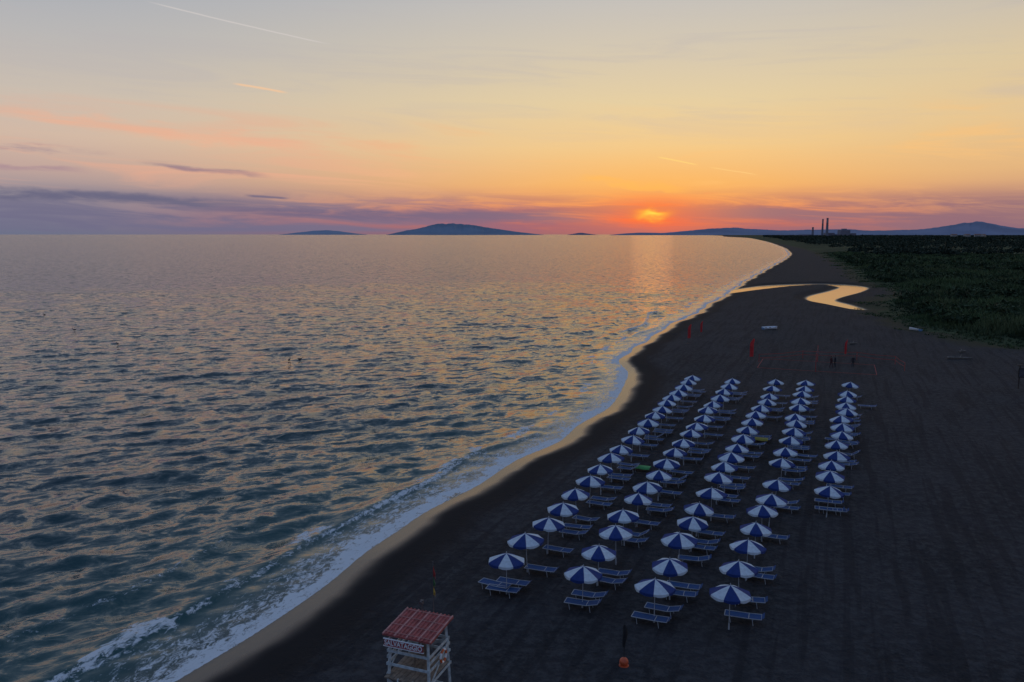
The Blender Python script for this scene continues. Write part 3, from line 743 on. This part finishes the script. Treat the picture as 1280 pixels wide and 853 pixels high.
for sx in (-.7,.7): mb.box((sx,0,1.45),(.12,.12,3.0))
mb.box((0,-.09,2.0),(1.7,.05,1.2)); mb.box((0,0,2.98),(2.0,.5,.06)); mb.box((0,-.13,2.0),(1.45,.02,.95),1)
obj('notice_board',mb.mesh('notice_board',[simple('dark_timber',(.04,.03,.025),.9,.3,4),simple('notice_panel',(.06,.06,.07),.6,.3,3)]),(65.3,99.7,0),(0,0,-.4))

# ---------------------------------------------------------------- PEOPLE
mskin=simple('skin',(.30,.17,.11),.6,.1,10); mcl1=simple('dark_clothes',(.02,.02,.028),.9,.2,10); mcl2=simple('dark_red_clothes',(.06,.015,.018),.9,.2,10); mhair=simple('dark_hair',(.015,.012,.01),.8,.2,20)
def person(x,y,yaw,step,armf,cloth):
    root=bpy.data.objects.new('person',None); COL.objects.link(root); root.location=(x,y,0); root.rotation_euler=(0,0,yaw)
    def skin(name,V,E,R,mat,rootv=0):
        me=bpy.data.meshes.new(name); me.from_pydata(V,E,[]); o=obj(name,me,parent=root); me.materials.append(mat)
        md=o.modifiers.new('skin','SKIN'); md.use_smooth_shade=True
        for i,r_ in enumerate(R):
            sv=me.skin_vertices[0].data[i]; sv.radius=r_ if isinstance(r_,tuple) else (r_,r_); sv.use_root=(i==rootv)
        o.modifiers.new('sub','SUBSURF').levels=1; o.modifiers['sub'].render_levels=1
    s=step
    V=[(0,0,.95),(0,0,1.15),(0,0,1.38),(0,0,1.50),(0,0,1.58),
       (.10,0,.90),(.11,s*.5,.50),(.11,s*.6-.0,.09),(.11,s*.6+.16,.03),
       (-.10,0,.90),(-.11,-s*.4,.50),(-.11,-s*.9,.10),(-.11,-s*.9+.16,.03),
       (.19,0,1.42),(.24,-.02-armf*.1,1.14),(.23,armf*.35,.92+armf*.15),(.22,armf*.4+.03,.83+armf*.2),
       (-.19,0,1.42),(-.24,-.03,1.14),(-.24,.05,.90),(-.24,.07,.80)]
    E=[(0,1),(1,2),(2,3),(3,4),(0,5),(5,6),(6,7),(7,8),(0,9),(9,10),(10,11),(11,12),(2,13),(13,14),(14,15),(15,16),(2,17),(17,18),(18,19),(19,20)]
    R=[(.14,.11),(.13,.10),(.16,.11),.06,.055,.095,.065,.045,.035,.095,.065,.045,.035,.06,.045,.033,.025,.06,.045,.033,.025]
    skin('body',V,E,R,cloth)
    mb=MB(); rr=[]
    for k in range(11):
        t=math.pi*k/10; wv=math.sin(t)
        rr.append([((.075*wv+.001)*math.cos(a),(.092*wv+.001)*math.sin(a)+(.022 if (abs(a-math.pi/2)<.3 and 4<=k<=6) else 0),1.665-.115*math.cos(t)) for a in [2*math.pi*j/14 for j in range(14)]])
    mb.grid(rr,0,True)
    for sx in (-.078,.078): mb.box((sx,0,1.665),(.012,.03,.05))
    obj('head',mb.mesh('head',[mskin],True),parent=root)
    mb=MB(); rr=[]
    for k in range(7):
        t=math.pi*(.42+.58*k/6); wv=math.sin(t)
        rr.append([((.083*wv+.001)*math.cos(a),(.1*wv+.001)*math.sin(a)-.014,1.675-.122*math.cos(t)) for a in [2*math.pi*j/14 for j in range(14)]])
    mb.grid(rr,0,True); obj('hair',mb.mesh('hair',[mhair],True),parent=root)
    mb=MB()
    for sx,yy,zz in ((.22,armf*.42+.03,.80+armf*.2),(-.24,.08,.77)):
        mb.box((sx,yy,zz),(.03,.07,.09))
        for f in range(4): mb.tube((sx,yy-.03+.02*f,zz-.04),(sx*.97,yy-.02+.02*f,zz-.11-.008*(f%2)),.009,.007,5)
        mb.tube((sx,yy+.035,zz+.01),(sx*.96,yy+.06,zz-.05),.01,.008,5)
    obj('hands',mb.mesh('hands',[mskin]),parent=root)
person(47.0,115.7,-1.3,.18,.3,mcl2); person(47.7,116.1,1.6,.08,.8,mcl1); person(50.2,115.7,2.6,.25,.1,mcl1)

# ---------------------------------------------------------------- sea birds resting on the water
mbird=simple('gull_dark',(.05,.05,.05),.8,.2,5)
mb=MB(); rr=[]
for t,r0,zz in ((-.3,.02,.16),(-.2,.07,.12),(-.05,.11,.09),(.1,.10,.09),(.2,.05,.15),(.24,.035,.24),(.28,.05,.3),(.34,.03,.3),(.42,.006,.29)):
    rr.append([(t,r0*math.cos(a),zz+r0*math.sin(a)) for a in [2*math.pi*j/8 for j in range(8)]])
mb.grid(rr,0,True); gm=mb.mesh('seagull',[mbird],True)
for bx,by in ((-93,168),(-73,146),(-36,127),(-34.5,128),(-118,200)):
    obj('seagull',gm,(bx,by,SEA+.05),(0,0,random.uniform(0,6)),scale=(1.4,1.4,1.4))

# ---------------------------------------------------------------- CAMERA
cam=bpy.data.cameras.new('camera'); co=bpy.data.objects.new('camera',cam); COL.objects.link(co)
co.location=(0,0,19.5); co.rotation_euler=(rad(90-7.64),0,0)
cam.sensor_width=36; cam.lens=36*995/1280; cam.clip_start=.5; cam.clip_end=120000
scene.camera=co
scene.view_settings.view_transform='Standard'; scene.view_settings.look='None'; scene.view_settings.exposure=0
print('done')
